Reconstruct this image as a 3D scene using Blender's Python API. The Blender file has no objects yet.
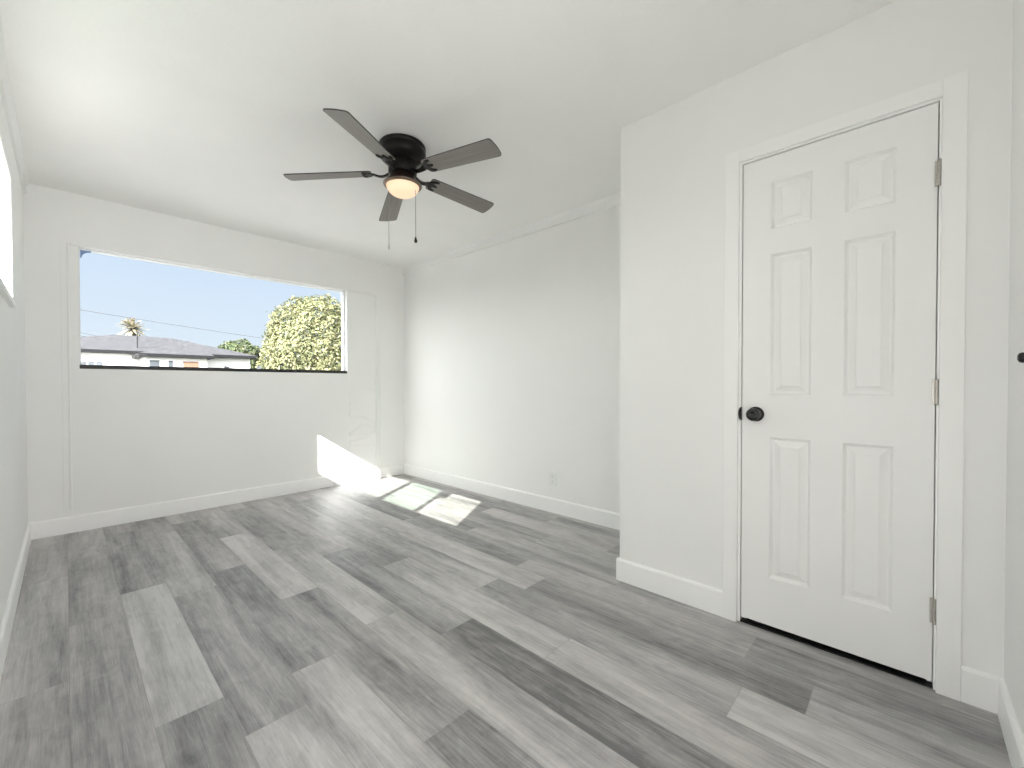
import bpy, bmesh, math, random
from mathutils import Vector, Matrix, noise

random.seed(7)
sc = bpy.context.scene
COL = sc.collection
PI = math.pi

# ------------------------------------------------------------------ camera
F_PX, YAW, PITCH, ROLL, CAM_H, SHIFT = 420.63, 0.8155, -0.0128, -0.0010, 1.0753, 5.63
cam_d = bpy.data.cameras.new('camera')
cam = bpy.data.objects.new('camera', cam_d)
COL.objects.link(cam)
s_, c_ = math.sin(YAW), math.cos(YAW)
sp, cp = math.sin(PITCH), math.cos(PITCH)
fwd = Vector((s_ * cp, c_ * cp, sp)); upv = Vector((-s_ * sp, -c_ * sp, cp)); rgt = Vector((c_, -s_, 0))
sr, cr = math.sin(ROLL), math.cos(ROLL)
r2 = rgt * cr + upv * sr
u2 = -rgt * sr + upv * cr
cam.matrix_world = Matrix(((r2.x, u2.x, -fwd.x, 0), (r2.y, u2.y, -fwd.y, 0), (r2.z, u2.z, -fwd.z, CAM_H), (0, 0, 0, 1)))
cam_d.sensor_width = 36.0
cam_d.lens = F_PX / 1024 * 36.0
cam_d.shift_y = SHIFT / 1024
cam_d.clip_start = 0.02
cam_d.clip_end = 500
sc.camera = cam

# ------------------------------------------------------------------ colour management
sc.view_settings.view_transform = 'Standard'
sc.view_settings.look = 'None'
sc.view_settings.gamma = 1.0
sc.view_settings.use_curve_mapping = False
sc.view_settings.exposure = 0.0
sc.cycles.max_bounces = 16
sc.cycles.diffuse_bounces = 12
sc.cycles.transparent_max_bounces = 12
sc.cycles.sample_clamp_indirect = 6.0
sc.cycles.caustics_reflective = False
sc.cycles.use_denoising = True

# ------------------------------------------------------------------ sun and sky
SUN_DIR = Vector((1.475, 0.892, -1.0)).normalized()      # direction the light travels
SUN_STRENGTH = 34.5
SKY_NORTH = (0.65, 0.80, 1.0)
SKY_GLOW = 15.8
FILL_WATTS = 8.2
FILL2_WATTS = 60.0
sun_d = bpy.data.lights.new('sun', 'SUN')
sun_d.energy = SUN_STRENGTH
sun_d.angle = 0.006
sun_d.color = (1.0, 0.985, 0.955)
sun = bpy.data.objects.new('sun', sun_d)
COL.objects.link(sun)
sun.rotation_euler = SUN_DIR.to_track_quat('-Z', 'Y').to_euler()
sun.location = (-12, -8, 9)

world = bpy.data.worlds.new('sky')
sc.world = world
world.use_nodes = True
nt = world.node_tree
nt.nodes.clear()


def nd(t, kind, **kw):
    n = t.nodes.new(kind)
    for k, v in kw.items():
        setattr(n, k, v)
    return n


tc = nd(nt, 'ShaderNodeTexCoord')
sep = nd(nt, 'ShaderNodeSeparateXYZ')
nt.links.new(tc.outputs['Generated'], sep.inputs[0])
ramp = nd(nt, 'ShaderNodeValToRGB')
els = ramp.color_ramp.elements
els[0].position = 0.0; els[0].color = (0.86, 0.94, 1.0, 1)
els[1].position = 0.30; els[1].color = (*SKY_NORTH, 1)
e = els.new(0.09); e.color = (0.78, 0.89, 1.0, 1)
e = els.new(0.9); e.color = (0.36, 0.52, 0.86, 1)
nt.links.new(sep.outputs['Z'], ramp.inputs[0])
dot = nd(nt, 'ShaderNodeVectorMath', operation='DOT_PRODUCT')
nt.links.new(tc.outputs['Generated'], dot.inputs[0])
dot.inputs[1].default_value = tuple(-SUN_DIR)
rng = nd(nt, 'ShaderNodeMapRange')
rng.inputs['From Min'].default_value = 0.05
rng.inputs['From Max'].default_value = 1.0
nt.links.new(dot.outputs['Value'], rng.inputs['Value'])
pw = nd(nt, 'ShaderNodeMath', operation='POWER')
nt.links.new(rng.outputs[0], pw.inputs[0]); pw.inputs[1].default_value = 1.3
mul = nd(nt, 'ShaderNodeMath', operation='MULTIPLY')
nt.links.new(pw.outputs[0], mul.inputs[0]); mul.inputs[1].default_value = SKY_GLOW
glow = nd(nt, 'ShaderNodeVectorMath', operation='SCALE')
glow.inputs[0].default_value = (1.0, 0.98, 0.93)
nt.links.new(mul.outputs[0], glow.inputs['Scale'])
add = nd(nt, 'ShaderNodeVectorMath', operation='ADD')
nt.links.new(ramp.outputs[0], add.inputs[0]); nt.links.new(glow.outputs[0], add.inputs[1])
bgn = nd(nt, 'ShaderNodeBackground')
nt.links.new(add.outputs[0], bgn.inputs['Color'])
wo = nd(nt, 'ShaderNodeOutputWorld')
nt.links.new(bgn.outputs[0], wo.inputs[0])


def area(name, loc, direction, sx, sy, watts, color=(1, 1, 1), portal=False):
    d = bpy.data.lights.new(name, 'AREA')
    d.shape = 'RECTANGLE'; d.size = sx; d.size_y = sy
    d.energy = watts; d.color = color
    if portal:
        d.cycles.is_portal = True
    o = bpy.data.objects.new(name, d)
    COL.objects.link(o)
    o.location = loc
    o.rotation_euler = Vector(direction).to_track_quat('-Z', 'Y').to_euler()
    return o


# unseen fill lights added to brighten the room through the two doorways
area('fill_light', (-1.02, 0.13, 0.75), (1, 0, 0.38), 0.66, 1.1, FILL_WATTS, (1.0, 0.99, 0.985))
area('fill_light', (0.42, -2.1, 1.0), (0, 1, 0.38), 1.7, 1.5, FILL2_WATTS, (1.0, 0.99, 0.985))

# ------------------------------------------------------------------ dimensions
XL, XR, YB, H = -0.185, 2.795, 4.419, 2.463
XC, YC, YE = 2.080, 1.1466, -0.234
T = 0.14
BB_H, BB_T = 0.119, 0.014

# ------------------------------------------------------------------ materials


def mat(name):
    m = bpy.data.materials.new(name)
    m.use_nodes = True
    t = m.node_tree
    b = t.nodes['Principled BSDF']
    return m, t, b


def simple(name, col, rough=0.5, metal=0.0, spec=0.5, var=0.0, vscale=20.0, bump=0.0, bscale=120.0):
    m, t, b = mat(name)
    b.inputs['Base Color'].default_value = (*col, 1)
    b.inputs['Roughness'].default_value = rough
    b.inputs['Metallic'].default_value = metal
    b.inputs['Specular IOR Level'].default_value = spec
    tcn = nd(t, 'ShaderNodeTexCoord')
    if var:
        n = nd(t, 'ShaderNodeTexNoise'); n.inputs['Scale'].default_value = vscale
        n.inputs['Detail'].default_value = 4
        t.links.new(tcn.outputs['Object'], n.inputs['Vector'])
        r = nd(t, 'ShaderNodeValToRGB')
        r.color_ramp.elements[0].position = 0.3; r.color_ramp.elements[1].position = 0.7
        r.color_ramp.elements[0].color = (*[c * (1 - var) for c in col], 1)
        r.color_ramp.elements[1].color = (*[min(1, c * (1 + var)) for c in col], 1)
        t.links.new(n.outputs['Fac'], r.inputs[0])
        t.links.new(r.outputs[0], b.inputs['Base Color'])
    if bump:
        n = nd(t, 'ShaderNodeTexNoise'); n.inputs['Scale'].default_value = bscale
        n.inputs['Detail'].default_value = 3
        t.links.new(tcn.outputs['Object'], n.inputs['Vector'])
        bp = nd(t, 'ShaderNodeBump'); bp.inputs['Strength'].default_value = bump
        bp.inputs['Distance'].default_value = 0.002
        t.links.new(n.outputs['Fac'], bp.inputs['Height'])
        t.links.new(bp.outputs[0], b.inputs['Normal'])
    return m


M_WALL = simple('wall_paint', (0.882, 0.881, 0.873), 0.62, spec=0.3, var=0.012, vscale=2.0, bump=0.12, bscale=160)
M_CEIL = simple('ceiling_paint', (0.912, 0.908, 0.893), 0.85, spec=0.2, var=0.012, vscale=3.0, bump=0.7, bscale=75)
M_TRIM = simple('trim_paint', (0.93, 0.93, 0.925), 0.38, spec=0.45, var=0.006, vscale=6.0)
M_DOOR = simple('door_paint', (0.89, 0.889, 0.878), 0.42, spec=0.45, var=0.006, vscale=5.0, bump=0.05, bscale=220)
M_CASE = simple('casing_paint', (0.915, 0.914, 0.903), 0.40, spec=0.45, var=0.006, vscale=6.0)
M_BLACK = simple('black_metal', (0.006, 0.006, 0.008), 0.22, spec=0.5, var=0.1, vscale=40)
M_FANBLK = simple('fan_black', (0.006, 0.005, 0.005), 0.38, spec=0.22, var=0.15, vscale=30)
M_BRONZE = simple('fan_bronze', (0.045, 0.028, 0.022), 0.30, metal=0.6, spec=0.5, var=0.15, vscale=30)
M_RING = simple('fan_ring', (0.20, 0.15, 0.115), 0.30, metal=0.8, var=0.08, vscale=30)
M_NICKEL = simple('satin_nickel', (0.52, 0.49, 0.45), 0.35, metal=0.75, var=0.08, vscale=80)
M_CHAIN = simple('chain_metal', (0.30, 0.29, 0.28), 0.4, metal=0.5, var=0.1, vscale=200)
M_VINYL = simple('white_vinyl', (0.80, 0.81, 0.83), 0.35, var=0.01, vscale=10)
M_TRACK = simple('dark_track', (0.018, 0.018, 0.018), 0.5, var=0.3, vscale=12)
M_CLIP = simple('blue_clip', (0.22, 0.32, 0.55), 0.45, var=0.05, vscale=60)
M_PLATE = simple('outlet_plastic', (0.84, 0.845, 0.84), 0.3, var=0.005, vscale=40)
M_SLOT = simple('outlet_slot', (0.25, 0.25, 0.25), 0.5, var=0.02, vscale=60)
M_CLOSET = simple('closet_inside', (0.10, 0.10, 0.10), 0.8, var=0.05, vscale=5)


def glass_mat(name, tint, gloss=0.05):
    m = bpy.data.materials.new(name); m.use_nodes = True
    t = m.node_tree; t.nodes.clear()
    tr = nd(t, 'ShaderNodeBsdfTransparent'); tr.inputs[0].default_value = (*tint, 1)
    gl = nd(t, 'ShaderNodeBsdfGlossy'); gl.inputs['Roughness'].default_value = 0.03
    lw = nd(t, 'ShaderNodeLayerWeight'); lw.inputs['Blend'].default_value = 0.5
    pw_ = nd(t, 'ShaderNodeMath', operation='POWER'); t.links.new(lw.outputs['Facing'], pw_.inputs[0]); pw_.inputs[1].default_value = 5.0
    fr = nd(t, 'ShaderNodeMath', operation='MULTIPLY_ADD'); t.links.new(pw_.outputs[0], fr.inputs[0])
    fr.inputs[1].default_value = 0.35; fr.inputs[2].default_value = 0.006
    n = nd(t, 'ShaderNodeTexNoise'); n.inputs['Scale'].default_value = 3.0
    tcn = nd(t, 'ShaderNodeTexCoord'); t.links.new(tcn.outputs['Object'], n.inputs['Vector'])
    bp = nd(t, 'ShaderNodeBump'); bp.inputs['Strength'].default_value = 0.02
    t.links.new(n.outputs['Fac'], bp.inputs['Height']); t.links.new(bp.outputs[0], gl.inputs['Normal'])
    mx = nd(t, 'ShaderNodeMixShader')
    t.links.new(fr.outputs[0], mx.inputs[0]); t.links.new(tr.outputs[0], mx.inputs[1]); t.links.new(gl.outputs[0], mx.inputs[2])
    out = nd(t, 'ShaderNodeOutputMaterial'); t.links.new(mx.outputs[0], out.inputs[0])
    return m


M_GLASS = glass_mat('clear_glass', (0.97, 0.98, 0.985))
M_PANE = glass_mat('dusty_glass', (0.64, 0.65, 0.62))
M_PANEG = glass_mat('greenish_glass', (0.55, 0.62, 0.565))


def floor_mat():
    m, t, b = mat('vinyl_planks')
    L = t.links.new
    at = nd(t, 'ShaderNodeAttribute', attribute_name='tone')
    sepc = nd(t, 'ShaderNodeSeparateColor'); L(at.outputs['Color'], sepc.inputs[0])
    tcn = nd(t, 'ShaderNodeTexCoord')
    # every plank reads the grain at its own offset
    off = nd(t, 'ShaderNodeCombineXYZ')
    m1 = nd(t, 'ShaderNodeMath', operation='MULTIPLY'); m1.inputs[1].default_value = 37.0; L(sepc.outputs['Green'], m1.inputs[0])
    m2 = nd(t, 'ShaderNodeMath', operation='MULTIPLY'); m2.inputs[1].default_value = 53.0; L(sepc.outputs['Blue'], m2.inputs[0])
    L(m1.outputs[0], off.inputs['X']); L(m2.outputs[0], off.inputs['Y']); L(m1.outputs[0], off.inputs['Z'])
    vadd = nd(t, 'ShaderNodeVectorMath', operation='ADD'); L(tcn.outputs['Object'], vadd.inputs[0]); L(off.outputs[0], vadd.inputs[1])

    def stretched(sx, sy, detail, rough, dist=0.0, scale=1.0):
        mp = nd(t, 'ShaderNodeMapping'); mp.inputs['Scale'].default_value = (sx, sy, 1)
        L(vadd.outputs[0], mp.inputs['Vector'])
        n = nd(t, 'ShaderNodeTexNoise'); n.inputs['Scale'].default_value = scale
        n.inputs['Detail'].default_value = detail; n.inputs['Roughness'].default_value = rough
        n.inputs['Distortion'].default_value = dist
        L(mp.outputs[0], n.inputs['Vector'])
        return n
    broad = stretched(8.0, 0.9, 2, 0.5, 0.5)
    grain = stretched(70.0, 3.0, 5, 0.65, 0.6)
    fine = stretched(260.0, 14.0, 3, 0.6, 0.2)
    smudge = stretched(14.0, 6.0, 4, 0.6, 1.2)
    saw = stretched(25.0, 160.0, 3, 0.6, 0.3)

    def centred(n, amp):
        q = nd(t, 'ShaderNodeMath', operation='SUBTRACT'); L(n.outputs['Fac'], q.inputs[0]); q.inputs[1].default_value = 0.5
        r = nd(t, 'ShaderNodeMath', operation='MULTIPLY'); L(q.outputs[0], r.inputs[0]); r.inputs[1].default_value = amp
        return r
    acc = sepc.outputs['Red']
    for n, a in ((broad, 1.30), (grain, 0.85), (fine, 0.45), (smudge, 0.60), (saw, 0.12)):
        c = centred(n, a)
        s = nd(t, 'ShaderNodeMath', operation='ADD'); L(acc, s.inputs[0]); L(c.outputs[0], s.inputs[1])
        acc = s.outputs[0]
    r = nd(t, 'ShaderNodeValToRGB')
    el = r.color_ramp.elements
    el[0].position = 0.0; el[0].color = (0.150, 0.149, 0.154, 1)
    el[1].position = 1.0; el[1].color = (0.61, 0.60, 0.59, 1)
    q = el.new(0.45); q.color = (0.350, 0.344, 0.343, 1)
    L(acc, r.inputs[0])
    pk = nd(t, 'ShaderNodeMix', data_type='RGBA', blend_type='MULTIPLY')
    pf = nd(t, 'ShaderNodeMath', operation='MULTIPLY'); L(smudge.outputs['Fac'], pf.inputs[0]); L(sepc.outputs['Blue'], pf.inputs[1])
    L(pf.outputs[0], pk.inputs['Factor']); L(r.outputs[0], pk.inputs['A']); pk.inputs['B'].default_value = (1.0, 0.96, 0.945, 1)
    L(pk.outputs['Result'], b.inputs['Base Color'])
    b.inputs['Roughness'].default_value = 0.36
    b.inputs['Specular IOR Level'].default_value = 0.4
    rr = nd(t, 'ShaderNodeMapRange'); L(grain.outputs['Fac'], rr.inputs['Value'])
    rr.inputs['To Min'].default_value = 0.36; rr.inputs['To Max'].default_value = 0.50
    L(rr.outputs[0], b.inputs['Roughness'])
    bp = nd(t, 'ShaderNodeBump'); bp.inputs['Strength'].default_value = 0.18; bp.inputs['Distance'].default_value = 0.002
    L(grain.outputs['Fac'], bp.inputs['Height']); L(bp.outputs[0], b.inputs['Normal'])
    return m


M_FLOOR = floor_mat()
M_GAP = simple('plank_gap', (0.34, 0.33, 0.32), 0.8, var=0.05, vscale=10)

# ------------------------------------------------------------------ mesh helpers


def mesh_obj(name, bm, m, parent=None, smooth=False, loc=None):
    me = bpy.data.meshes.new(name)
    bmesh.ops.recalc_face_normals(bm, faces=bm.faces[:])
    if smooth:
        for f in bm.faces:
            f.smooth = True
    bm.to_mesh(me); bm.free()
    if isinstance(m, (list, tuple)):
        for x in m:
            me.materials.append(x)
    else:
        me.materials.append(m)
    o = bpy.data.objects.new(name, me)
    COL.objects.link(o)
    if parent is not None:
        o.parent = parent
    if loc is not None:
        o.location = loc
    return o


def tag(o, label=None, cat=None, kind=None, group=None):
    if label: o['label'] = label
    if cat: o['category'] = cat
    if kind: o['kind'] = kind
    if group: o['group'] = group
    return o


def empty(name, loc=(0, 0, 0), rz=0.0):
    o = bpy.data.objects.new(name, None)
    o.empty_display_size = 0.1
    COL.objects.link(o)
    o.location = loc; o.rotation_euler = (0, 0, rz)
    return o


def box(bm, x0, x1, y0, y1, z0, z1, bevel=0.0, mi=0):
    r = bmesh.ops.create_cube(bm, size=1.0)
    for v in r['verts']:
        v.co = Vector(((x0 + x1) / 2 + v.co.x * (x1 - x0), (y0 + y1) / 2 + v.co.y * (y1 - y0), (z0 + z1) / 2 + v.co.z * (z1 - z0)))
    fs = {f for v in r['verts'] for f in v.link_faces}
    if bevel:
        es = list({e for f in fs for e in f.edges})
        q = bmesh.ops.bevel(bm, geom=es, offset=bevel, segments=2, affect='EDGES', profile=0.5)
        fs = set(q['faces']) | {f for f in fs if f.is_valid}
    for f in fs:
        if f.is_valid:
            f.material_index = mi


def prism(bm, pts, axis, a0, a1, mi=0):
    """extrude a 2-D outline along an axis ('x': pts are (y,z), 'y': (x,z), 'z': (x,y))"""
    def P(p, a):
        return {'x': (a, p[0], p[1]), 'y': (p[0], a, p[1]), 'z': (p[0], p[1], a)}[axis]
    A = [bm.verts.new(P(p, a0)) for p in pts]
    B = [bm.verts.new(P(p, a1)) for p in pts]
    n = len(pts)
    fs = [bm.faces.new(A), bm.faces.new(B[::-1])]
    for i in range(n):
        fs.append(bm.faces.new((A[i], B[i], B[(i + 1) % n], A[(i + 1) % n])))
    for f in fs:
        f.material_index = mi


def lathe(bm, prof, n=40, mtx=None, mi=0):
    """profile of (r, z) round the z axis"""
    rings = []
    for r, z in prof:
        if r < 1e-6:
            rings.append([bm.verts.new((0, 0, z))])
        else:
            rings.append([bm.verts.new((r * math.cos(2 * PI * i / n), r * math.sin(2 * PI * i / n), z)) for i in range(n)])
    for a, b in zip(rings, rings[1:]):
        if len(a) == 1 and len(b) == 1:
            continue
        for i in range(n):
            j = (i + 1) % n
            if len(a) == 1:
                f = bm.faces.new((a[0], b[i], b[j]))
            elif len(b) == 1:
                f = bm.faces.new((a[i], a[j], b[0]))
            else:
                f = bm.faces.new((a[i], a[j], b[j], b[i]))
            f.material_index = mi
    if mtx is not None:
        for ring in rings:
            for v in ring:
                v.co = mtx @ v.co


def tube(bm, pts, rad, n=8):
    pts = [Vector(p) for p in pts]
    prev = None
    rings = []
    for i, p in enumerate(pts):
        d = (pts[min(i + 1, len(pts) - 1)] - pts[max(i - 1, 0)]).normalized()
        a = d.orthogonal().normalized() if prev is None else (prev - d * prev.dot(d)).normalized()
        prev = a
        b = d.cross(a)
        r = rad[i] if isinstance(rad, (list, tuple)) else rad
        rings.append([bm.verts.new(p + (a * math.cos(2 * PI * k / n) + b * math.sin(2 * PI * k / n)) * r) for k in range(n)])
    for A, B in zip(rings, rings[1:]):
        for k in range(n):
            bm.faces.new((A[k], A[(k + 1) % n], B[(k + 1) % n], B[k]))
    bm.faces.new(rings[0][::-1]); bm.faces.new(rings[-1])


def wall_with_hole(bm, axis, p0, p1, a0, a1, z0, z1, h=None):
    """slab between p0,p1 on `axis`, along the other axis a0..a1, with a hole (b0,b1,c0,c1)"""
    def bx(b0, b1, c0, c1):
        if b1 - b0 < 1e-5 or c1 - c0 < 1e-5:
            return
        if axis == 'y':
            box(bm, b0, b1, p0, p1, c0, c1)
        else:
            box(bm, p0, p1, b0, b1, c0, c1)
    if h is None:
        bx(a0, a1, z0, z1); return
    b0, b1, c0, c1 = h
    bx(a0, b0, z0, z1); bx(b1, a1, z0, z1); bx(b0, b1, z0, c0); bx(b0, b1, c1, z1)


# ------------------------------------------------------------------ room shell
W1 = (0.074, 2.094, 1.193, 2.085)          # back window opening x0,x1,z0,z1
W2 = (1.03, 3.235, 1.482, 2.095)            # side window opening y0,y1,z0,z1
D1 = (-0.090, 0.563, 0.0, 2.068)           # closet doorway y0,y1,z0,z1
FILL_DOOR = (-0.21, 0.50, 0.0, 2.05)            # unseen doorway added to admit fill light, at the camera's left (y0,y1,z0,z1)
FILL_DOOR2 = (-0.14, 0.95, 0.0, 2.05)            # another added for fill light, behind the camera (x0,x1,z0,z1)

# floor: planks running towards the window, butt joints where the photograph has them
bm = bmesh.new()
lay = bm.loops.layers.float_color.new('tone')
PW, PL, G = 0.182, 1.22, 0.0008
JOINT = {-2: 2.8, -1: 2.21, 0: 2.70, 1: 2.925, 2: 2.685, 3: 2.88, 4: 2.27, 5: 1.755, 6: 2.67, 7: 2.25, 8: 1.64, 9: 1.455, 10: 1.68,
         11: 2.35, 12: 1.84, 13: 2.62, 14: 2.05, 15: 1.5, 16: 2.3}
TONE = {(-1, 3.0): .60, (-1, 1.5): .56, (-1, 3.9): .58, (0, 3.5): .52, (0, 2.2): .48, (0, 1.2): .52, (1, 3.5): .34, (1, 2.3): .74, (1, 1.2): .40,
        (2, 3.3): .58, (2, 2.1): .38, (2, 1.0): .72, (3, 3.6): .42, (3, 2.3): .46, (3, 1.2): .58, (4, 4.1): .48, (4, 3.0): .80, (4, 1.7): .44,
        (4, .6): .26, (5, 3.6): .42, (5, 2.3): .58, (5, 1.3): .66, (5, .3): .7, (6, 3.2): .52, (6, 2.1): .36, (6, .9): .26, (7, 3.0): .48, (7, 1.6): .74,
        (7, .6): .64, (8, 3.6): .5, (8, 2.3): .64, (8, 1.0): .44, (8, 0.0): .76, (9, 2.0): .72, (9, .8): .34, (9, -.3): .60, (10, 2.2): .38, (10, 1.0): .66,
        (10, 0.0): .42, (11, 1.7): .58, (11, .6): .48, (12, 2.4): .40, (12, 1.3): .64, (13, 2.0): .66, (13, 3.2): .46, (14, 1.5): .55, (14, 2.6): .5}
for row in range(-8, 17):
    x0, x1 = row * PW, (row + 1) * PW
    j = JOINT.get(row, random.random() * PL)
    k0 = math.floor((-2.5 - j) / PL)
    y = j + k0 * PL
    while y < YB + T - 0.02:
        ya, yb = y, min(y + PL, YB + 0.06)
        if x1 < XL - T + .02 and ya > -0.3:
            y += PL; continue
        tone = None
        for (r_, yy), v in TONE.items():
            if r_ == row and ya <= yy < ya + PL:
                tone = v
        if tone is None:
            tone = 0.5 + random.uniform(-0.15, 0.2)
        vs = [bm.verts.new(p) for p in ((x0 + G, ya + G, 0), (x1 - G, ya + G, 0), (x1 - G, yb - G, 0), (x0 + G, yb - G, 0))]
        f = bm.faces.new(vs)
        s1, s2 = random.random(), random.random()
        for l in f.loops:
            l[lay] = (tone, s1, s2, 1)
        y += PL
vs = [bm.verts.new(p) for p in ((-1.5, -2.5, -0.0015), (3.1, -2.5, -0.0015), (3.1, YB + .06, -0.0015), (-1.5, YB + .06, -0.0015))]
f = bm.faces.new(vs); f.material_index = 1
floor = mesh_obj('floor', bm, [M_FLOOR, M_GAP])
tag(floor, 'grey wood-look vinyl plank floor of the empty room', 'floor', 'structure')

bm = bmesh.new(); box(bm, XL - T, XR + T, YE - T, YB + T, H, H + 0.12)
box(bm, -1.16, XL - T, YE - T, .56, H, H + 0.12); box(bm, -1.16, 1.6, -2.56, YE - T, H, H + 0.12)  # roofs of the added, unseen fill boxes, keeping the sun out
tag(mesh_obj('ceiling', bm, M_CEIL), 'white textured ceiling above the fan', 'ceiling', 'structure')

bm = bmesh.new(); wall_with_hole(bm, 'y', YB, YB + T, XL - T, XR + T, 0, H, W1)
wall_back = tag(mesh_obj('wall_back', bm, M_WALL), 'white wall around the wide street window', 'wall', 'structure')

bm = bmesh.new(); wall_with_hole(bm, 'x', XL - T, XL, 0.76, YB, 0, H, W2)
wall_with_hole(bm, 'x', XL - T, XL, YE - T, 0.76, 0, H, FILL_DOOR)
tag(mesh_obj('wall_left', bm, M_WALL), 'white wall on the far left with the high side window', 'wall', 'structure')

bm = bmesh.new(); wall_with_hole(bm, 'x', XR, XR + T, YC - T, YB, 0, H)
tag(mesh_obj('wall_right', bm, M_WALL), 'plain white wall right of the sun patches with an outlet', 'wall', 'structure')

bm = bmesh.new(); wall_with_hole(bm, 'x', XC, XC + 0.115, YE, YC, 0, H, D1)
box(bm, XC + 0.115, XR + 0.0, YC - 0.115, YC, 0, H)
tag(mesh_obj('wall_closet', bm, M_WALL), 'white closet wall around the six-panel door', 'wall', 'structure')

bm = bmesh.new()
wall_with_hole(bm, 'y', YE - 0.115, YE, XL, XR + T, 0, H, FILL_DOOR2)
tag(mesh_obj('wall_end', bm, M_WALL), 'sliver of white wall at the right edge beside the closet door', 'wall', 'structure')

bm = bmesh.new()
box(bm, XR - .02, XR, YE, YC - .115, 0, H)
tag(mesh_obj('wall_closet_inside', bm, M_CLOSET), 'dark back wall inside the closed closet', 'wall', 'structure')

bm = bmesh.new()  # unseen box added to hold the fill lights and block the sun
box(bm, -1.16, -1.10, -2.5, .53, 0, H); box(bm, -1.16, XL - T, .53, .56, 0, H); box(bm, -1.16, 1.6, -2.56, -2.5, 0, H)
box(bm, 1.5, 1.56, -2.5, YE - .115, 0, H)
tag(mesh_obj('wall_fill_box', bm, M_WALL), 'unseen white walls added to box in the fill lights', 'wall', 'structure')

# ---- old opening on the back wall: strips and the wrinkled paint patch are parts of the wall
bm = bmesh.new(); box(bm, -0.016, 0.014, YB - 0.005, YB + .002, 0.165, 2.112, bevel=0.002); box(bm, 0.016, 0.028, YB - 0.012, YB + .002, 0.165, 2.100, bevel=0.004)
mesh_obj('trim_strip', bm, M_WALL, wall_back)
bm = bmesh.new(); box(bm, 0.028, 2.435, YB - 0.012, YB + .002, 2.086, 2.099, bevel=0.003)
mesh_obj('trim_strip', bm, M_WALL, wall_back)
bm = bmesh.new(); box(bm, 2.430, 2.443, YB - 0.011, YB + .002, BB_H, 2.080, bevel=0.002)
mesh_obj('trim_strip', bm, M_WALL, wall_back)
bm = bmesh.new(); box(bm, 2.468, 2.480, YB - 0.010, YB + .002, BB_H, 1.55, bevel=0.002)
mesh_obj('trim_strip', bm, M_WALL, wall_back)
bm = bmesh.new()
nx, nz = 64, 220
xs = [2.112 + (2.428 - 2.112) * i / nx for i in range(nx + 1)]
zs = [0.125 + (2.075 - 0.125) * i / nz for i in range(nz + 1)]
grid = []
for i, x in enumerate(xs):
    colm = []
    for k, z in enumerate(zs):
        w = max(0, min(1, (z - 0.36) / 0.06)) * max(0, min(1, (1.25 - z) / 0.7))
        q = noise.noise(Vector((x * 7.0 + 3, z * 21.0 + 1.5 * noise.noise(Vector((x * 5, z * 5, 1))), 0.3)))
        d = 0.0025 + w * 0.016 * abs(q) ** 0.7 * (1 if q > 0 else -0.35)
        if k == 0 or k == nz or i == nx:
            d = 0.0
        if i == 0:
            d = 0.0
        colm.append(bm.verts.new((x, YB - d, z)))
    grid.append(colm)
for i in range(nx):
    for k in range(nz):
        bm.faces.new((grid[i][k], grid[i + 1][k], grid[i + 1][k + 1], grid[i][k + 1]))
mesh_obj('patch_panel', bm, M_WALL, wall_back, smooth=True)

# ---- baseboards
BBP = [(0, 0), (BB_T, 0), (BB_T, BB_H - 0.010), (BB_T - 0.004, BB_H - 0.003), (BB_T - 0.008, BB_H), (0, BB_H)]


def baseboard(name, axis, wall, sgn, a0, a1, label):
    bm = bmesh.new()
    pts = [(wall + sgn * p[0], p[1] + 0.0008) for p in BBP]
    prism(bm, pts, 'x' if axis == 'y' else 'y', a0, a1)
    return tag(mesh_obj(name, bm, M_TRIM), label, 'baseboard', 'structure')


baseboard('baseboard_back', 'y', YB, -1, XL, XR, 'white baseboard under the street window')
baseboard('baseboard_left', 'x', XL, 1, FILL_DOOR[1] + .06, YB - BB_T, 'white baseboard along the far left wall')
baseboard('baseboard_right', 'x', XR, -1, YC + .001, YB - BB_T, 'white baseboard beneath the wall outlet')
baseboard('baseboard_closet', 'x', XC, -1, 0.6125, YC + BB_T, 'white baseboard left of the closet door wrapping the closet corner')
baseboard('baseboard_corner', 'x', XC, -1, YE, -0.1385, 'short white baseboard right of the closet door')
baseboard('baseboard_end', 'y', YE, 1, FILL_DOOR2[1] + .06, XC - BB_T, 'white baseboard at the bottom right edge')
baseboard('baseboard_side', 'y', YC, 1, XC, XR - BB_T, 'white baseboard on the far side of the closet')

# ---- crown strips along both long walls
CRP = [(0, -0.080), (0.014, -0.080), (0.019, -0.074), (0.018, -0.068), (0.009, -0.063), (0.008, -0.048), (0.012, -0.026), (0.024, -0.012), (0.026, -0.004), (0.031, -0.003), (0.031, 0), (0, 0)]


def crown(name, wall, sgn, a0, a1, label):
    bm = bmesh.new()
    prism(bm, [(wall + sgn * p[0], H + p[1]) for p in CRP], 'y', a0, a1)
    return tag(mesh_obj(name, bm, M_TRIM if False else M_WALL), label, 'crown moulding', 'structure')


crown('trim_1', XR, -1, YC, YB, 'white crown strip where the right wall meets the ceiling')
crown('trim_2', XL, 1, YE + .001, YB, 'white crown strip where the left wall meets the ceiling')

# ------------------------------------------------------------------ street window
win1 = tag(empty('window_1', ((W1[0] + W1[1]) / 2, YB, W1[2])), 'wide picture window with a view of the street', 'window', 'structure')
wl = win1.location


def part(name, bm, m, parent, smooth=False):
    """mesh built in world coordinates, hung under a thing without moving it"""
    p = Vector((0, 0, 0))
    q = parent
    while q is not None:
        p += q.location; q = q.parent
    for v in bm.verts:
        v.co -= p
    return mesh_obj(name, bm, m, parent, smooth)


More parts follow.
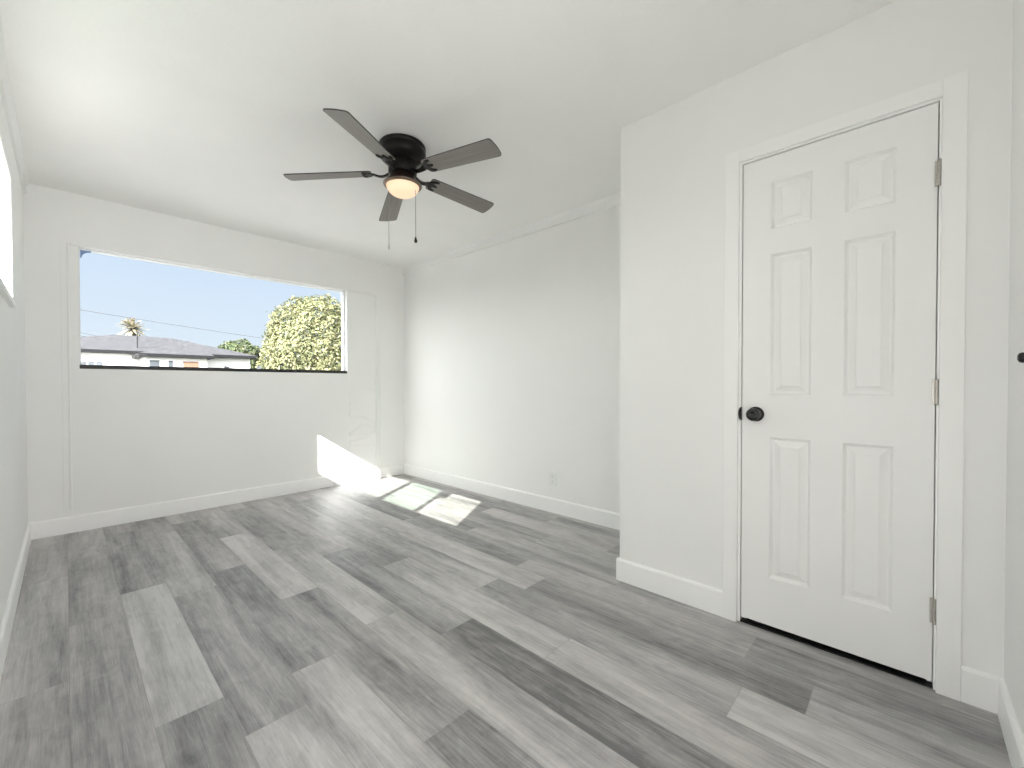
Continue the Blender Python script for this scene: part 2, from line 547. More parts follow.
x0, x1, z0, z1 = W1
bm = bmesh.new()
fy0, fy1, ft = YB + 0.045, YB + 0.095, 0.008
box(bm, x0, x0 + ft, fy0, fy1, z0, z1); box(bm, x1 - .014, x1, fy0, fy1, z0, z1)
box(bm, x0 + ft, x1 - ft, fy0, fy1, z1 - ft * .7, z1)
part('window_frame', bm, M_VINYL, win1)
bm = bmesh.new(); box(bm, x0, x1, YB + 0.004, fy1, z0 - 0.001, z0 + 0.030, bevel=0.003)
tr = part('bottom_track', bm, M_TRACK, win1); tr['label'] = 'black bottom track'
bm = bmesh.new(); box(bm, x0 + ft, x1 - ft, YB + 0.066, YB + 0.072, z0 + 0.026, z1 - ft * .7)
part('pane', bm, M_GLASS, win1)
bm = bmesh.new()
cx, cz, ca = x0 + ft + .004, z1 - ft * .7 - .004, 0.058
pts = [(cx, cz), (cx + ca, cz), (cx + ca, cz - .007)]
for i in range(9):
    a = PI / 2 + (PI / 2) * i / 8
    pts.append((cx + ca - 0.008 + (ca - .016) * math.cos(a), cz - ca + .004 + (ca - .016) * math.sin(a)))
pts += [(cx + 0.004, cz - ca), (cx, cz - ca)]
prism(bm, pts, 'y', YB + 0.058, YB + 0.0655)
cl = part('corner_bracket', bm, M_CLIP, win1); cl['label'] = 'blue corner bracket on the glass'

# ------------------------------------------------------------------ side window (left wall)
y0, y1, z0, z1 = W2
win2 = tag(empty('window_2', (XL, (y0 + y1) / 2, z0)), 'high side window at the left edge letting in the sun', 'window', 'structure')
GX = -0.285
zh = 1.970
bm = bmesh.new()
box(bm, GX - .02, GX + .02, y0, y1, zh, z1)                         # head rail
box(bm, GX - .02, GX + .02, y0, y0 + .05, z0, zh)                    # near stile
box(bm, GX - .02, GX + .02, y1 - .012, y1, z0, zh)                   # far stile
box(bm, GX - .02, GX + .02, y0 + .05, y1 - .012, z0 - .001, z0 + .012)
part('window_frame', bm, M_VINYL, win2)
mul_y = [(1.615, 1.657), (2.195, 2.250), (2.692, 2.735)]
for a, b_ in mul_y:
    bm = bmesh.new(); box(bm, GX - .018, GX + .018, a, b_, z0 + .012, zh)
    part('mullion', bm, M_VINYL, win2)
for (a, b_), m in (((y0 + .05, 1.615), M_PANE), ((1.657, 2.195), M_PANEG), ((2.250, 2.692), M_PANE), ((2.735, y1 - .012), M_GLASS)):
    bm = bmesh.new(); box(bm, GX - .003, GX + .003, a, b_, z0 + .012, zh)
    part('pane', bm, m, win2)
bm = bmesh.new(); box(bm, GX - .016, GX + .01, 1.510, 1.615, 1.845, zh)
part('latch', bm, M_VINYL, win2)
bm = bmesh.new(); box(bm, XL - .08, XL + .022, y0 - .03, y1 + .03, z0 - .022, z0 + .002, bevel=.004)
part('window_sill', bm, M_TRIM, win2)
bm = bmesh.new()
for (a, b_, c, d) in ((y1, y1 + .032, z0 - .0, z1 + .032), (y0 - .032, y0, z0 - .0, z1 + .032)):
    box(bm, XL - .001, XL + .012, a, b_, c, d, bevel=.002)
box(bm, XL - .001, XL + .012, y0, y1, z1, z1 + .032, bevel=.002)
part('casing', bm, M_TRIM, win2)

# ------------------------------------------------------------------ closet door
DY0, DY1, DZ0, DZ1 = -0.0687, 0.5416, 0.027, 2.050
FX = XC + 0.004            # front face of the slab
door = tag(empty('door_1', (XC, (DY0 + DY1) / 2, 0)), 'white six-panel closet door with a black knob', 'door', 'structure')


def panel_door(bm):
    cols = [(0.037, 0.184), (0.288, 0.433)]
    rows = [(0.234, 0.845), (1.028, 1.632), (1.739, 1.941)]
    ys = sorted({DY0, DY1, *[c for p in cols for c in p]})
    zs_ = sorted({DZ0, DZ1, *[c for p in rows for c in p]})
    V = {}

    def v(x, y, z):
        k = (round(x, 5), round(y, 5), round(z, 5))
        if k not in V:
            V[k] = bm.verts.new((x, y, z))
        return V[k]
    for a, b_ in zip(ys, ys[1:]):
        for c, d in zip(zs_, zs_[1:]):
            if (a, b_) in cols and (c, d) in rows:
                prof = [(0.0, 0.0), (0.003, 0.004), (0.010, 0.0155), (0.012, 0.0160), (0.015, 0.0155), (0.036, 0.0040), (0.038, 0.0012), (0.041, 0.0010)]
                for (i0, x0_), (i1, x1_) in zip(prof, prof[1:]):
                    o = [(a + i0, c + i0), (b_ - i0, c + i0), (b_ - i0, d - i0), (a + i0, d - i0)]
                    n_ = [(a + i1, c + i1), (b_ - i1, c + i1), (b_ - i1, d - i1), (a + i1, d - i1)]
                    for q in range(4):
                        w = (q + 1) % 4
                        bm.faces.new((v(FX + x0_, *o[q]), v(FX + x0_, *o[w]), v(FX + x1_, *n_[w]), v(FX + x1_, *n_[q])))
                i1, x1_ = prof[-1]
                bm.faces.new([v(FX + x1_, *p) for p in ((a + i1, c + i1), (b_ - i1, c + i1), (b_ - i1, d - i1), (a + i1, d - i1))])
            else:
                bm.faces.new((v(FX, a, c), v(FX, b_, c), v(FX, b_, d), v(FX, a, d)))
    bx = FX + 0.035
    # edges and back
    for y in (DY0, DY1):
        for c, d in zip(zs_, zs_[1:]):
            bm.faces.new((v(FX, y, c), v(FX, y, d), v(bx, y, d), v(bx, y, c)))
    for z in (DZ0, DZ1):
        for a, b_ in zip(ys, ys[1:]):
            bm.faces.new((v(FX, a, z), v(FX, b_, z), v(bx, b_, z), v(bx, a, z)))
    for a, b_ in zip(ys, ys[1:]):
        for c, d in zip(zs_, zs_[1:]):
            bm.faces.new((v(bx, a, c), v(bx, b_, c), v(bx, b_, d), v(bx, a, d)))


bm = bmesh.new(); panel_door(bm)
slab = part('door_slab', bm, M_DOOR, door)

bm = bmesh.new()                                   # jamb lining the opening, 3 mm off the slab, with its stop
for a, b_ in ((D1[0], DY0 - .0035), (DY1 + .0035, D1[1])):
    box(bm, XC - .001, XC + .116, a, b_, 0.002, D1[3])
box(bm, XC - .001, XC + .116, DY0 - .0035, DY1 + .0035, DZ1 + .0035, D1[3])
for a, b_ in ((DY0 - .0035, DY0 + .012), (DY1 - .012, DY1 + .0035)):
    box(bm, FX + .037, FX + .05, a, b_, 0.002, DZ1)
part('door_jamb', bm, M_CASE, door)
bm = bmesh.new()
cx0, cx1 = XC - 0.018, XC - 0.0003
co, ci, cz_o, cz_i = (-0.1375, 0.6123), (-0.078, 0.555), 2.1157, 2.060
box(bm, cx0, cx1, co[0], ci[0], 0.001, cz_o, bevel=.0015)
box(bm, cx0, cx1, ci[1], co[1], 0.001, cz_o, bevel=.0015)
box(bm, cx0, cx1, ci[0], ci[1], cz_i, cz_o, bevel=.0015)
part('door_casing', bm, M_CASE, door)

bm = bmesh.new(); box(bm, XC + .004, XC + .114, D1[0] + .001, D1[1] - .001, .0006, .005, bevel=.0015)  # black strip added to stand for the shade in the under-door gap
q = part('gap_shade', bm, M_TRACK, door); q['label'] = 'dark strip added for the shade under the door'

for z in (1.805, 1.047, 0.279):
    bm = bmesh.new()
    hy = -0.0735
    m_ = Matrix.Translation((XC - .004, hy, z - .045))
    lathe(bm, [(0, 0), (.0045, 0), (.0062, .002), (.0062, .029), (.0057, .030), (.0062, .031), (.0062, .059), (.0057, .060), (.0062, .061), (.0062, .088), (.0045, .09), (0, .09)], 16, m_)
    box(bm, XC - .0022, XC + .003, hy - .0125, hy, z - .0445, z + .0445)
    box(bm, XC + .001, XC + .0038, hy, hy + .012, z - .0445, z + .0445)
    h_ = part('hinge', bm, M_NICKEL, door); h_['label'] = 'brushed metal hinge'

kz, ky = 0.943, 0.487
bm = bmesh.new()
rot = Matrix.Translation((FX, ky, kz)) @ Matrix.Rotation(-PI / 2, 4, 'Y')     # local z -> -x (into the room)
lathe(bm, [(0, 0), (.0325, 0), (.0325, .003), (.030, .0075), (.020, .010), (.0125, .013), (.0115, .022), (.016, .028), (.0245, .034), (.0275, .042), (.0278, .048),
           (.0262, .0535), (.0235, .0565), (.0225, .0560), (.019, .058), (.0125, .0592), (.0115, .0585), (0, .0588)], 48, rot)
kb = part('door_knob', bm, M_BLACK, door, smooth=True); kb['label'] = 'black round knob'
bm = bmesh.new()                                   # strike lip showing on the jamb edge
pts = [(DY1 + .0005 + .013 * math.sin(PI * i / 12), kz - .030 * math.cos(PI * i / 12)) for i in range(13)]
prism(bm, pts, 'x', XC - .0065, XC + .004)
st = part('strike_plate', bm, M_BLACK, door); st['label'] = 'black strike plate lip'

# ------------------------------------------------------------------ wall hook at the right edge
hk = tag(empty('wall_hook', (1.600, YE, 1.139)), 'small black knob-shaped wall hook at the right edge', 'hook')
bm = bmesh.new()
rotp = Matrix.Translation((1.600, YE, 1.139)) @ Matrix.Rotation(-PI / 2, 4, 'X')     # local z -> +y
lathe(bm, [(0, 0), (.015, 0), (.015, .003), (.013, .005), (0, .005)], 28, rotp)
part('hook_plate', bm, M_BLACK, hk, smooth=True)
bm = bmesh.new()
lathe(bm, [(0, .0045), (.0055, .0045), (.005, .016), (.0075, .020), (.0120, .026), (.0130, .032), (.0110, .037), (.006, .0395), (0, .040)], 28, rotp)
part('hook_knob', bm, M_BLACK, hk, smooth=True)

# ------------------------------------------------------------------ outlet
oy, oz = 2.158, 0.284
out = tag(empty('wall_outlet', (XR, oy, oz)), 'white outlet cover low on the right wall', 'outlet')
bm = bmesh.new()
box(bm, XR - .007, XR + .0005, oy - .037, oy + .037, oz - .058, oz + .058, bevel=.0025)
part('cover_plate', bm, M_PLATE, out)
for dz in (-.022, .022):
    bm = bmesh.new()
    box(bm, XR - .0095, XR - .0065, oy - .0165, oy + .0165, oz + dz - .014, oz + dz + .014, bevel=.001)
    r_ = part('receptacle', bm, M_PLATE, out)
    bm = bmesh.new()
    for dy, hh in ((-.0065, .0045), (.0065, .0038)):
        box(bm, XR - .0099, XR - .0093, oy + dy - .0011, oy + dy + .0011, oz + dz + .003 - hh, oz + dz + .003 + hh)
    box(bm, XR - .0099, XR - .0093, oy - .0022, oy + .0022, oz + dz - .0095, oz + dz - .0055)
    part('slot', bm, M_SLOT, r_)

# ------------------------------------------------------------------ ceiling fan
FC = Vector((1.361, 2.155, H))
fan = tag(empty('ceiling_fan', tuple(FC)), 'black five-blade ceiling fan with a lit frosted bowl', 'ceiling fan')
ZB = 2.265 - H             # blade plane, relative to the ceiling


def fpart(name, bm, m, parent=None, smooth=False):
    return mesh_obj(name, bm, m, parent or fan, smooth)


bm = bmesh.new()
lathe(bm, [(0, -.0005), (.128, -.0005), (.132, -.006), (.133, -.018), (.129, -.022), (.129, -.030), (.133, -.034), (.1335, -.056), (.130, -.068), (.122, -.079),
           (.108, -.088), (.092, -.095), (.084, -.104), (0, -.104)], 64)
fpart('housing', bm, M_FANBLK, smooth=True)
bm = bmesh.new()
lathe(bm, [(0, -.103), (.076, -.103), (.080, -.110), (.080, -.158), (.076, -.166), (.064, -.170), (0, -.170)], 56)
fpart('motor', bm, M_FANBLK, smooth=True)
bm = bmesh.new()
lathe(bm, [(0, -.169), (.062, -.169), (.068, -.174), (.074, -.186), (.086, -.202), (.098, -.213), (.106, -.220), (.109, -.226), (.107, -.230), (.100, -.231), (.100, -.228), (0, -.228)], 64)
kit = fpart('light_kit', bm, M_BRONZE, smooth=True)
bm = bmesh.new()
lathe(bm, [(.108, -.224), (.1105, -.227), (.109, -.231), (.104, -.235), (.095, -.237), (.093, -.233), (.103, -.229), (.108, -.224)], 64)
fpart('ring', bm, M_RING, kit, smooth=True)

mb, tb, bb = mat('lit_bowl')
bb.inputs['Base Color'].default_value = (0.42, 0.37, 0.30, 1)
bb.inputs['Roughness'].default_value = 0.45
lw = nd(tb, 'ShaderNodeLayerWeight'); lw.inputs['Blend'].default_value = 0.35
rp = nd(tb, 'ShaderNodeValToRGB')
rp.color_ramp.elements[0].color = (1.0, 0.80, 0.51, 1); rp.color_ramp.elements[1].color = (0.92, 0.58, 0.36, 1)
tb.links.new(lw.outputs['Facing'], rp.inputs[0]); tb.links.new(rp.outputs[0], bb.inputs['Emission Color'])
bb.inputs['Emission Strength'].default_value = 0.80
bm = bmesh.new()
pr = [(.0935, -.230)]
for i in range(1, 15):
    a = PI / 2 * i / 14
    pr.append((.0935 * math.cos(a) ** 0.9 if i < 14 else 0, -.230 - .064 * math.sin(a)))
lathe(bm, pr, 64)
bowl = fpart('lamp_bowl', bm, mb, smooth=True); bowl['label'] = 'glowing frosted glass bowl'

# blade material: grey-brown wood film, grain along the blade
mbld, t, b = mat('blade_wood')
tcn = nd(t, 'ShaderNodeTexCoord'); mp = nd(t, 'ShaderNodeMapping'); mp.inputs['Scale'].default_value = (3, 60, 60)
t.links.new(tcn.outputs['Object'], mp.inputs[0])
n = nd(t, 'ShaderNodeTexNoise'); n.inputs['Scale'].default_value = 1.0; n.inputs['Detail'].default_value = 5; n.inputs['Distortion'].default_value = 0.5
t.links.new(mp.outputs[0], n.inputs['Vector'])
r = nd(t, 'ShaderNodeValToRGB'); r.color_ramp.elements[0].color = (0.165, 0.146, 0.135, 1); r.color_ramp.elements[1].color = (0.235, 0.21, 0.196, 1)
r.color_ramp.elements[0].position = 0.25; r.color_ramp.elements[1].position = 0.75
t.links.new(n.outputs['Fac'], r.inputs[0]); t.links.new(r.outputs[0], b.inputs['Base Color'])
b.inputs['Roughness'].default_value = 0.40
M_BLADE = mbld
M_EDGE = simple('blade_edge', (0.018, 0.016, 0.015), 0.5, var=0.1, vscale=30)

PHASE = math.radians(211.27)
TILT = math.radians(-12.0)
DROOP = 0.046             # the blades hang a little below their hub


def blade_bm():
    bm = bmesh.new()
    r0, r1 = 0.175, 0.648
    w0, w1 = 0.052, 0.0635
    pts = []
    # outer end: gentle arc with rounded corners
    crn = 0.011
    pts.append((r0, -w0 + .012)); pts.append((r0 + .006, -w0 + .003)); pts.append((r0 + .016, -w0))
    pts.append((r1 - crn - .006, -w1))
    for i in range(1, 5):
        a = -PI / 2 + PI / 2 * i / 5
        pts.append((r1 - crn - .006 + crn * math.cos(a), -w1 + crn + crn * math.sin(a)))
    for i in range(0, 7):
        yv = (-w1 + crn) + (2 * (w1 - crn)) * i / 6
        pts.append((r1 - .006 + .008 * (1 - (yv / w1) ** 2), yv))
    for i in range(1, 5):
        a = PI / 2 * i / 5
        pts.append((r1 - crn - .006 + crn * math.cos(a), w1 - crn + crn * math.sin(a)))
    pts.append((r1 - crn - .006, w1))
    pts.append((r0 + .016, w0)); pts.append((r0 + .006, w0 - .003)); pts.append((r0, w0 - .012))
    th = 0.0055
    A = [bm.verts.new((x, y, -th / 2)) for x, y in pts]
    B = [bm.verts.new((x, y, th / 2)) for x, y in pts]
    bm.faces.new(A[::-1]); bm.faces.new(B)
    for i in range(len(pts)):
        j = (i + 1) % len(pts)
        f = bm.faces.new((A[i], A[j], B[j], B[i])); f.material_index = 1
    return bm


def iron_bm():
    """black blade iron: arm from the motor that forks into a scrolled claw under the blade root"""
    bm = bmesh.new()
    half = [(.160, .012), (.172, .016), (.182, .030), (.196, .042), (.212, .047), (.226, .043), (.229, .036), (.218, .032), (.206, .026), (.200, .016), (.206, .009), (.224, .007), (.232, .0)]
    pts = [(x, y) for x, y in half] + [(x, -y) for x, y in half[-2::-1]]
    zt, zb = -.0029, -.0085
    A = [bm.verts.new((x, y, zb)) for x, y in pts]; B = [bm.verts.new((x, y, zt)) for x, y in pts]
    n = len(pts)
    bm.faces.new(A[::-1]); bm.faces.new(B)
    for i in range(n):
        j = (i + 1) % n
        bm.faces.new((A[i], A[j], B[j], B[i]))
    # arm, arched
    prev = None
    for i in range(9):
        u = i / 8
        x = .080 + .086 * u
        z = -.006 - .012 * math.sin(PI * u) * 1.0
        w = .019 - .007 * math.sin(PI * u)
        ring = [bm.verts.new((x, -w, z - .004)), bm.verts.new((x, w, z - .004)), bm.verts.new((x, w * .8, z + .005)), bm.verts.new((x, -w * .8, z + .005))]
        if prev:
            for k in range(4):
                bm.faces.new((prev[k], prev[(k + 1) % 4], ring[(k + 1) % 4], ring[k]))
        else:
            bm.faces.new(ring[::-1])
        prev = ring
    bm.faces.new(prev)
    for sx, sy in ((.212, .036), (.212, -.036), (.222, 0)):
        m_ = Matrix.Translation((sx, sy, -.0112))
        lathe(bm, [(0, 0), (.0035, .0008), (.0045, .003), (0, .003)], 10, m_)
    return bm


blade0 = mesh_obj('blade', blade_bm(), [M_BLADE, M_EDGE], fan)
iron0 = mesh_obj('blade_iron', iron_bm(), M_FANBLK, blade0)
iron0['label'] = 'black scrolled blade iron'
for k in range(5):
    bl = blade0 if k == 0 else blade0.copy()
    if k:
        COL.objects.link(bl); bl.parent = fan
        ir = iron0.copy(); COL.objects.link(ir); ir.parent = bl
    bl.location = (0, 0, ZB + DROOP)
    sag = DROOP + (0.0, -0.012, -0.014, 0.006, 0.016)[k]      # no two blades hang quite alike
    bl.rotation_euler = (Matrix.Rotation(PHASE + k * 2 * PI / 5, 4, 'Z') @ Matrix.Rotation(math.asin(sag / 0.648), 4, 'Y') @ Matrix.Rotation(TILT, 4, 'X')).to_euler()

right2 = Vector((rgt.x, rgt.y, 0))
for name, side, fw, zend, kind in (('pull_chain', -.076, -.02, -.575, 'bar'), ('pull_chain', .079, -.02, -.535, 'drop')):
    p = right2 * side + Vector((fwd.x, fwd.y, 0)) * fw
    bm = bmesh.new()
    zt = -.215
    N = 46
    pts = [(p.x, p.y, zt + (zend - zt) * i / N) for i in range(N + 1)]
    tube(bm, pts, [.00125 if i % 2 else .0019 for i in range(N + 1)], 8)
    ch = mesh_obj('pull_chain', bm, M_CHAIN, fan)
    bm = bmesh.new()
    m_ = Matrix.Translation((p.x, p.y, zend))
    if kind == 'bar':
        lathe(bm, [(0, .002), (.0028, .001), (.0038, -.006), (.0042, -.022), (.0036, -.030), (0, -.031)], 16, m_)
        mesh_obj('chain_pull', bm, M_NICKEL, ch, True)
    else:
        lathe(bm, [(0, .004), (.003, .002), (.0045, -.006), (.0085, -.016), (.0095, -.024), (.007, -.031), (0, -.034)], 20, m_)
        q = mesh_obj('chain_pull', bm, M_BLACK, ch, True); q['label'] = 'black teardrop pull'

# ------------------------------------------------------------------ outdoors
M_LAWN = simple('lawn', (0.055, 0.065, 0.035), 0.9, var=0.3, vscale=3)
M_ASPH = simple('asphalt', (0.06, 0.06, 0.062), 0.9, var=0.12, vscale=6)
M_CONC = simple('concrete', (0.19, 0.188, 0.185), 0.9, var=0.08, vscale=3)
M_STUCCO = simple('white_stucco', (0.50, 0.49, 0.485), 0.8, var=0.03, vscale=2, bump=0.2, bscale=20)
M_ROOF = simple('grey_shingle', (0.047, 0.047, 0.0505), 0.95, spec=0.05, var=0.30, vscale=5.5, bump=0.4, bscale=8)
M_FASCIA = simple('grey_fascia', (0.012, 0.012, 0.013), 0.8, spec=0.1, var=0.05, vscale=4)
M_HWIN = simple('far_window', (0.045, 0.052, 0.06), 0.4, var=0.3, vscale=2)
M_HFRAME = simple('far_window_frame', (0.55, 0.55, 0.55), 0.5, var=0.02, vscale=3)
M_HDOOR = simple('orange_door', (0.15, 0.080, 0.05), 0.5, var=0.08, vscale=4)
M_TRUNK = simple('bark', (0.13, 0.10, 0.075), 0.9, var=0.3, vscale=8, bump=0.5, bscale=12)
M_WIRE = simple('wire', (0.060, 0.063, 0.070), 0.8, spec=0.05, var=0.05, vscale=3)
M_PIPE = simple('vent_metal', (0.03, 0.03, 0.032), 0.8, spec=0.1, var=0.1, vscale=10)

GZ = -0.45
bm = bmesh.new(); box(bm, -60, 90, -40, 120, GZ - .3, GZ)
tag(mesh_obj('ground', bm, M_LAWN), 'lawn ground outside the street window', 'ground', 'structure')
bm = bmesh.new(); box(bm, -7.0, XL - T, -6, 14, GZ, GZ + .03); box(bm, XL - T, 8.0, 5.5, 13, GZ, GZ + .03)  # unseen slabs added to bounce light through the windows onto the ceiling
tag(mesh_obj('bounce_slab', bm, M_CONC), 'unseen pale concrete slabs added to bounce light indoors', 'bounce_slab', 'structure')
bm = bmesh.new(); box(bm, -60, 90, 16, 23, GZ, GZ + .02)
tag(mesh_obj('street', bm, M_ASPH), 'asphalt street in front of the far house', 'street', 'structure')

house = tag(empty('house', (4.0, 29.0, GZ)), 'low white house with a grey hip roof across the street', 'house')


def hip(bm, x0, x1, y0, y1, ze, rx0, rx1, ry, zr, ov=0.35, th=0.16):
    """hip roof with overhang and eave thickness"""
    X0, X1, Y0, Y1 = x0 - ov, x1 + ov, y0 - ov, y1 + ov
    A = [bm.verts.new(p) for p in ((X0, Y0, ze), (X1, Y0, ze), (X1, Y1, ze), (X0, Y1, ze))]
    B = [bm.verts.new((v.co.x, v.co.y, ze - th)) for v in A]
    R = [bm.verts.new((rx0, ry, zr)), bm.verts.new((rx1, ry, zr))]
    bm.faces.new((A[0], A[1], R[1], R[0])); bm.faces.new((A[1], A[2], R[1])); bm.faces.new((A[2], A[3], R[0], R[1])); bm.faces.new((A[3], A[0], R[0]))
    for i in range(4):
        j = (i + 1) % 4
        f = bm.faces.new((B[i], B[j], A[j], A[i])); f.material_index = 1
    f = bm.faces.new(B[::-1]); f.material_index = 1


bm = bmesh.new(); box(bm, -2.2, 8.0, 30.2, 38.0, GZ, 2.75)
part('wall', bm, M_STUCCO, house)
bm = bmesh.new(); box(bm, 2.75, 5.25, 27.5, 30.2, GZ, 2.5)
part('wall', bm, M_STUCCO, house)
bm = bmesh.new(); hip(bm, -2.2, 8.0, 30.2, 38.0, 2.86, 2.0, 4.6, 34.0, 4.02)
part('roof', bm, [M_ROOF, M_FASCIA], house)
bm = bmesh.new(); hip(bm, 2.75, 5.25, 27.5, 33.5, 2.62, 4.75, 5.0, 30.6, 3.62, ov=.28)
part('roof', bm, [M_ROOF, M_FASCIA], house)
for (a, b_, c, d, yy) in ((0.2, 1.35, 1.30, 2.26, 30.2), (2.86, 3.29, 1.45, 2.30, 27.5), (3.60, 3.82, 1.45, 2.30, 27.5), (6.6, 6.9, 1.2, 2.2, 30.2)):
    bm = bmesh.new()
    box(bm, a - .05, b_ + .05, yy - .04, yy + .01, c - .05, d + .05)
    fr = part('window', bm, M_HFRAME, house)
    bm = bmesh.new()
    n_ = max(1, round((b_ - a) / .3))
    for i in range(n_):
        w = (b_ - a) / n_
        box(bm, a + i * w + .02, a + (i + 1) * w - .02, yy - .055, yy - .035, c, d)
    part('pane', bm, M_HWIN, fr)
bm = bmesh.new(); box(bm, 4.22, 4.85, 27.45, 27.52, GZ + .1, 2.28)
q = part('front_door', bm, M_HDOOR, house); q['label'] = 'orange front door'
bm = bmesh.new(); tube(bm, [(2.71, 30.6, 3.0), (2.71, 30.6, 3.89)], .035, 12)
part('vent_pipe', bm, M_PIPE, house)

# foliage: leaves scattered through a lumpy crown


def leaf_mat(name, a, b_, c):
    m, t, bs = mat(name)
    at = nd(t, 'ShaderNodeAttribute', attribute_name='shade')
    r = nd(t, 'ShaderNodeValToRGB')
    r.color_ramp.elements[0].color = (*a, 1); r.color_ramp.elements[1].color = (*c, 1)
    q = r.color_ramp.elements.new(0.5); q.color = (*b_, 1)
    t.links.new(at.outputs['Fac'], r.inputs[0]); t.links.new(r.outputs[0], bs.inputs['Base Color'])
    bs.inputs['Roughness'].default_value = 0.6; bs.inputs['Specular IOR Level'].default_value = 0.15
    tr = nd(t, 'ShaderNodeBsdfTranslucent'); t.links.new(r.outputs[0], tr.inputs[0])
    mx = nd(t, 'ShaderNodeMixShader'); mx.inputs[0].default_value = 0.35
    out = [n for n in t.nodes if n.type == 'OUTPUT_MATERIAL'][0]
    t.links.new(bs.outputs[0], mx.inputs[1]); t.links.new(tr.outputs[0], mx.inputs[2]); t.links.new(mx.outputs[0], out.inputs[0])
    return m


def crown_bm(radii, n, leaf, lump=0.16, seed=1, core=True, zmin=-0.9):
    rnd = random.Random(seed)
    bm = bmesh.new()
    lay = bm.loops.layers.float_color.new('shade')
    for _ in range(n):
        z = rnd.uniform(zmin, 1); a = rnd.uniform(0, 2 * PI)
        q = math.sqrt(max(0, 1 - z * z))
        d = Vector((q * math.cos(a), q * math.sin(a), z))
        rr = 1 + lump * noise.noise(d * 2.3 + Vector((seed, 0, 0))) * 1.4 + 0.5 * lump * noise.noise(d * 7 + Vector((0, seed, 0)))
        rr *= 1 - 0.22 * abs(rnd.gauss(0, .5))
        if rnd.random() < 0.03:
            rr *= rnd.uniform(1.02, 1.07)
        c = Vector((d.x * radii[0], d.y * radii[1], d.z * radii[2])) * rr
        nrm = (d + Vector((rnd.gauss(0, .55), rnd.gauss(0, .55), rnd.gauss(0, .55) + .25))).normalized()
        u = nrm.orthogonal().normalized()
        u = (Matrix.Rotation(rnd.uniform(0, 2 * PI), 3, nrm) @ u)
        v = nrm.cross(u)
        l = leaf * rnd.uniform(.7, 1.3); w = l * .42
        vs = [bm.verts.new(c + u * l), bm.verts.new(c + v * w + nrm * .15 * w), bm.verts.new(c - u * l), bm.verts.new(c - v * w + nrm * .15 * w)]
        f = bm.faces.new(vs)
        sh = min(1, max(0, rnd.gauss(.5, .28)))
        for lp in f.loops:
            lp[lay] = (sh, sh, sh, 1)
    return bm


def tree(name, base, centre, radii, n, leaf, m, label, trunk_r, seed, lump=.16):
    root = tag(empty(name, base), label, 'tree')
    off = Vector(centre) - Vector(base)
    bm = crown_bm(radii, n, leaf, lump, seed)
    for v in bm.verts:
        v.co += off
    me = mesh_obj('foliage', bm, m, root)
    bm = bmesh.new()
    tube(bm, [(0, 0, 0), (off.x * .3, off.y * .3, off.z * .35), (off.x * .8, off.y * .8, off.z * .8), tuple(off)], [trunk_r, trunk_r * .85, trunk_r * .6, trunk_r * .3], 12)
    for i in range(6):
        a = 2 * PI * i / 6
        tube(bm, [tuple(off * .7), tuple(off + Vector((math.cos(a) * radii[0] * .5, math.sin(a) * radii[1] * .5, radii[2] * .25)))], [trunk_r * .5, trunk_r * .15], 8)
    mesh_obj('trunk', bm, M_TRUNK, root)
    return root


M_LEAF1 = leaf_mat('leaf_yellowgreen', (0.042, 0.052, 0.024), (0.140, 0.145, 0.072), (0.27, 0.250, 0.145))
M_LEAF2 = leaf_mat('leaf_grey_green', (0.03, 0.045, 0.02), (0.075, 0.095, 0.045), (0.14, 0.14, 0.08))
tree('round_tree', (5.40, 13.4, GZ), (5.40, 13.4, 2.02), (1.48, 1.5, 1.74), 24000, .056, M_LEAF1,
     'big round yellow-green tree at the right of the window view', .12, 3)
tree('distant_tree', (11.1, 45, GZ), (11.1, 45, 3.6), (1.75, 1.6, 1.5), 2600, .17, M_LEAF2,
     'small green tree behind the white house', .15, 5, .2)

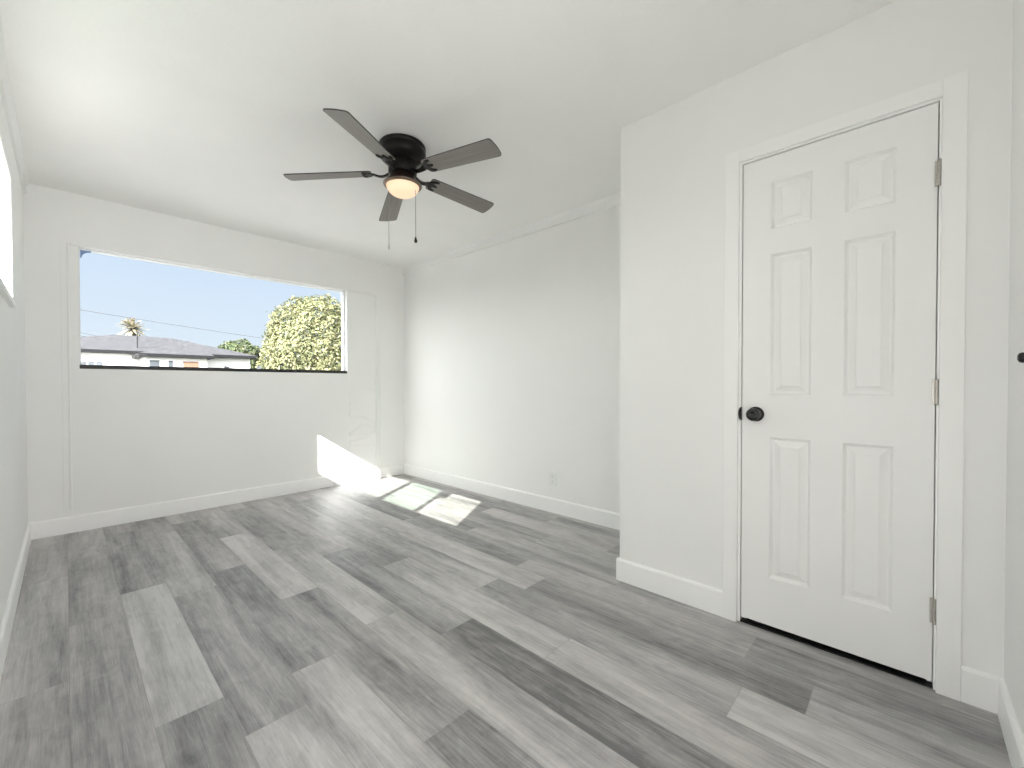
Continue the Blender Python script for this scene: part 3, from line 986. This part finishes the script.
# palm
palm = tag(empty('palm_tree', (6.68, 80, GZ)), 'tall palm tree rising behind the grey roof', 'tree')
M_FROND = leaf_mat('palm_frond', (0.08, 0.08, 0.05), (0.21, 0.185, 0.13), (0.36, 0.32, 0.25))
bm = bmesh.new(); tube(bm, [(0, 0, 0), (.1, 0, 3), (0, 0, 6), (-.05, 0, 9.2)], [.26, .22, .20, .2], 12)
mesh_obj('trunk', bm, M_TRUNK, palm)
bm = bmesh.new(); lay = bm.loops.layers.float_color.new('shade')
rnd = random.Random(11)
for k in range(96):
    a = rnd.uniform(0, 2 * PI); el0 = rnd.uniform(-1.1, 1.75)
    L = rnd.uniform(1.45, 1.9)
    prev = None
    p = Vector((-.05, 0, 9.3)); el = el0
    sh = min(1, max(0, (.25 + rnd.gauss(.3, .2)) if el0 > 0 else rnd.gauss(.8, .15)))
    for i in range(7):
        d = Vector((math.cos(a) * math.cos(el), math.sin(a) * math.cos(el), math.sin(el)))
        sd = Vector((-math.sin(a), math.cos(a), 0))
        w = .20 * math.sin(PI * (.12 + .88 * i / 6.5)) + .01
        ring = (bm.verts.new(p - sd * w), bm.verts.new(p + Vector((0, 0, .05))), bm.verts.new(p + sd * w))
        if prev:
            for q in range(2):
                f = bm.faces.new((prev[q], prev[q + 1], ring[q + 1], ring[q]))
                for lp in f.loops:
                    lp[lay] = (sh, sh, sh, 1)
        prev = ring
        p = p + d * (L / 6); el -= .11
mesh_obj('fronds', bm, M_FROND, palm)


def wire(label, pa, pb, sag, r):
    a, b_ = Vector(pa), Vector(pb)
    d = b_ - a
    a2, b2 = a - d * 1.2, b_ + d * 1.4
    bm = bmesh.new()
    pts = []
    for i in range(25):
        u = i / 24
        p = a2.lerp(b2, u); p.z -= sag * 4 * u * (1 - u) - sag * .95
        pts.append(p)
    tube(bm, pts, r, 6)
    return tag(mesh_obj('power_line', bm, M_WIRE), label, 'power line', group='power lines beyond the street window')


wire('upper power line crossing the sky above the palm', (0.371, 22, 3.794), (6.326, 22, 3.247), .25, .011)
wire('middle power line running down towards the roof at left', (0.99, 60, 6.28), (4.25, 60, 5.62), .05, .022)
wire('lowest power line running down towards the roof at left', (0.99, 60.6, 5.99), (3.82, 60.6, 5.62), .05, .022)
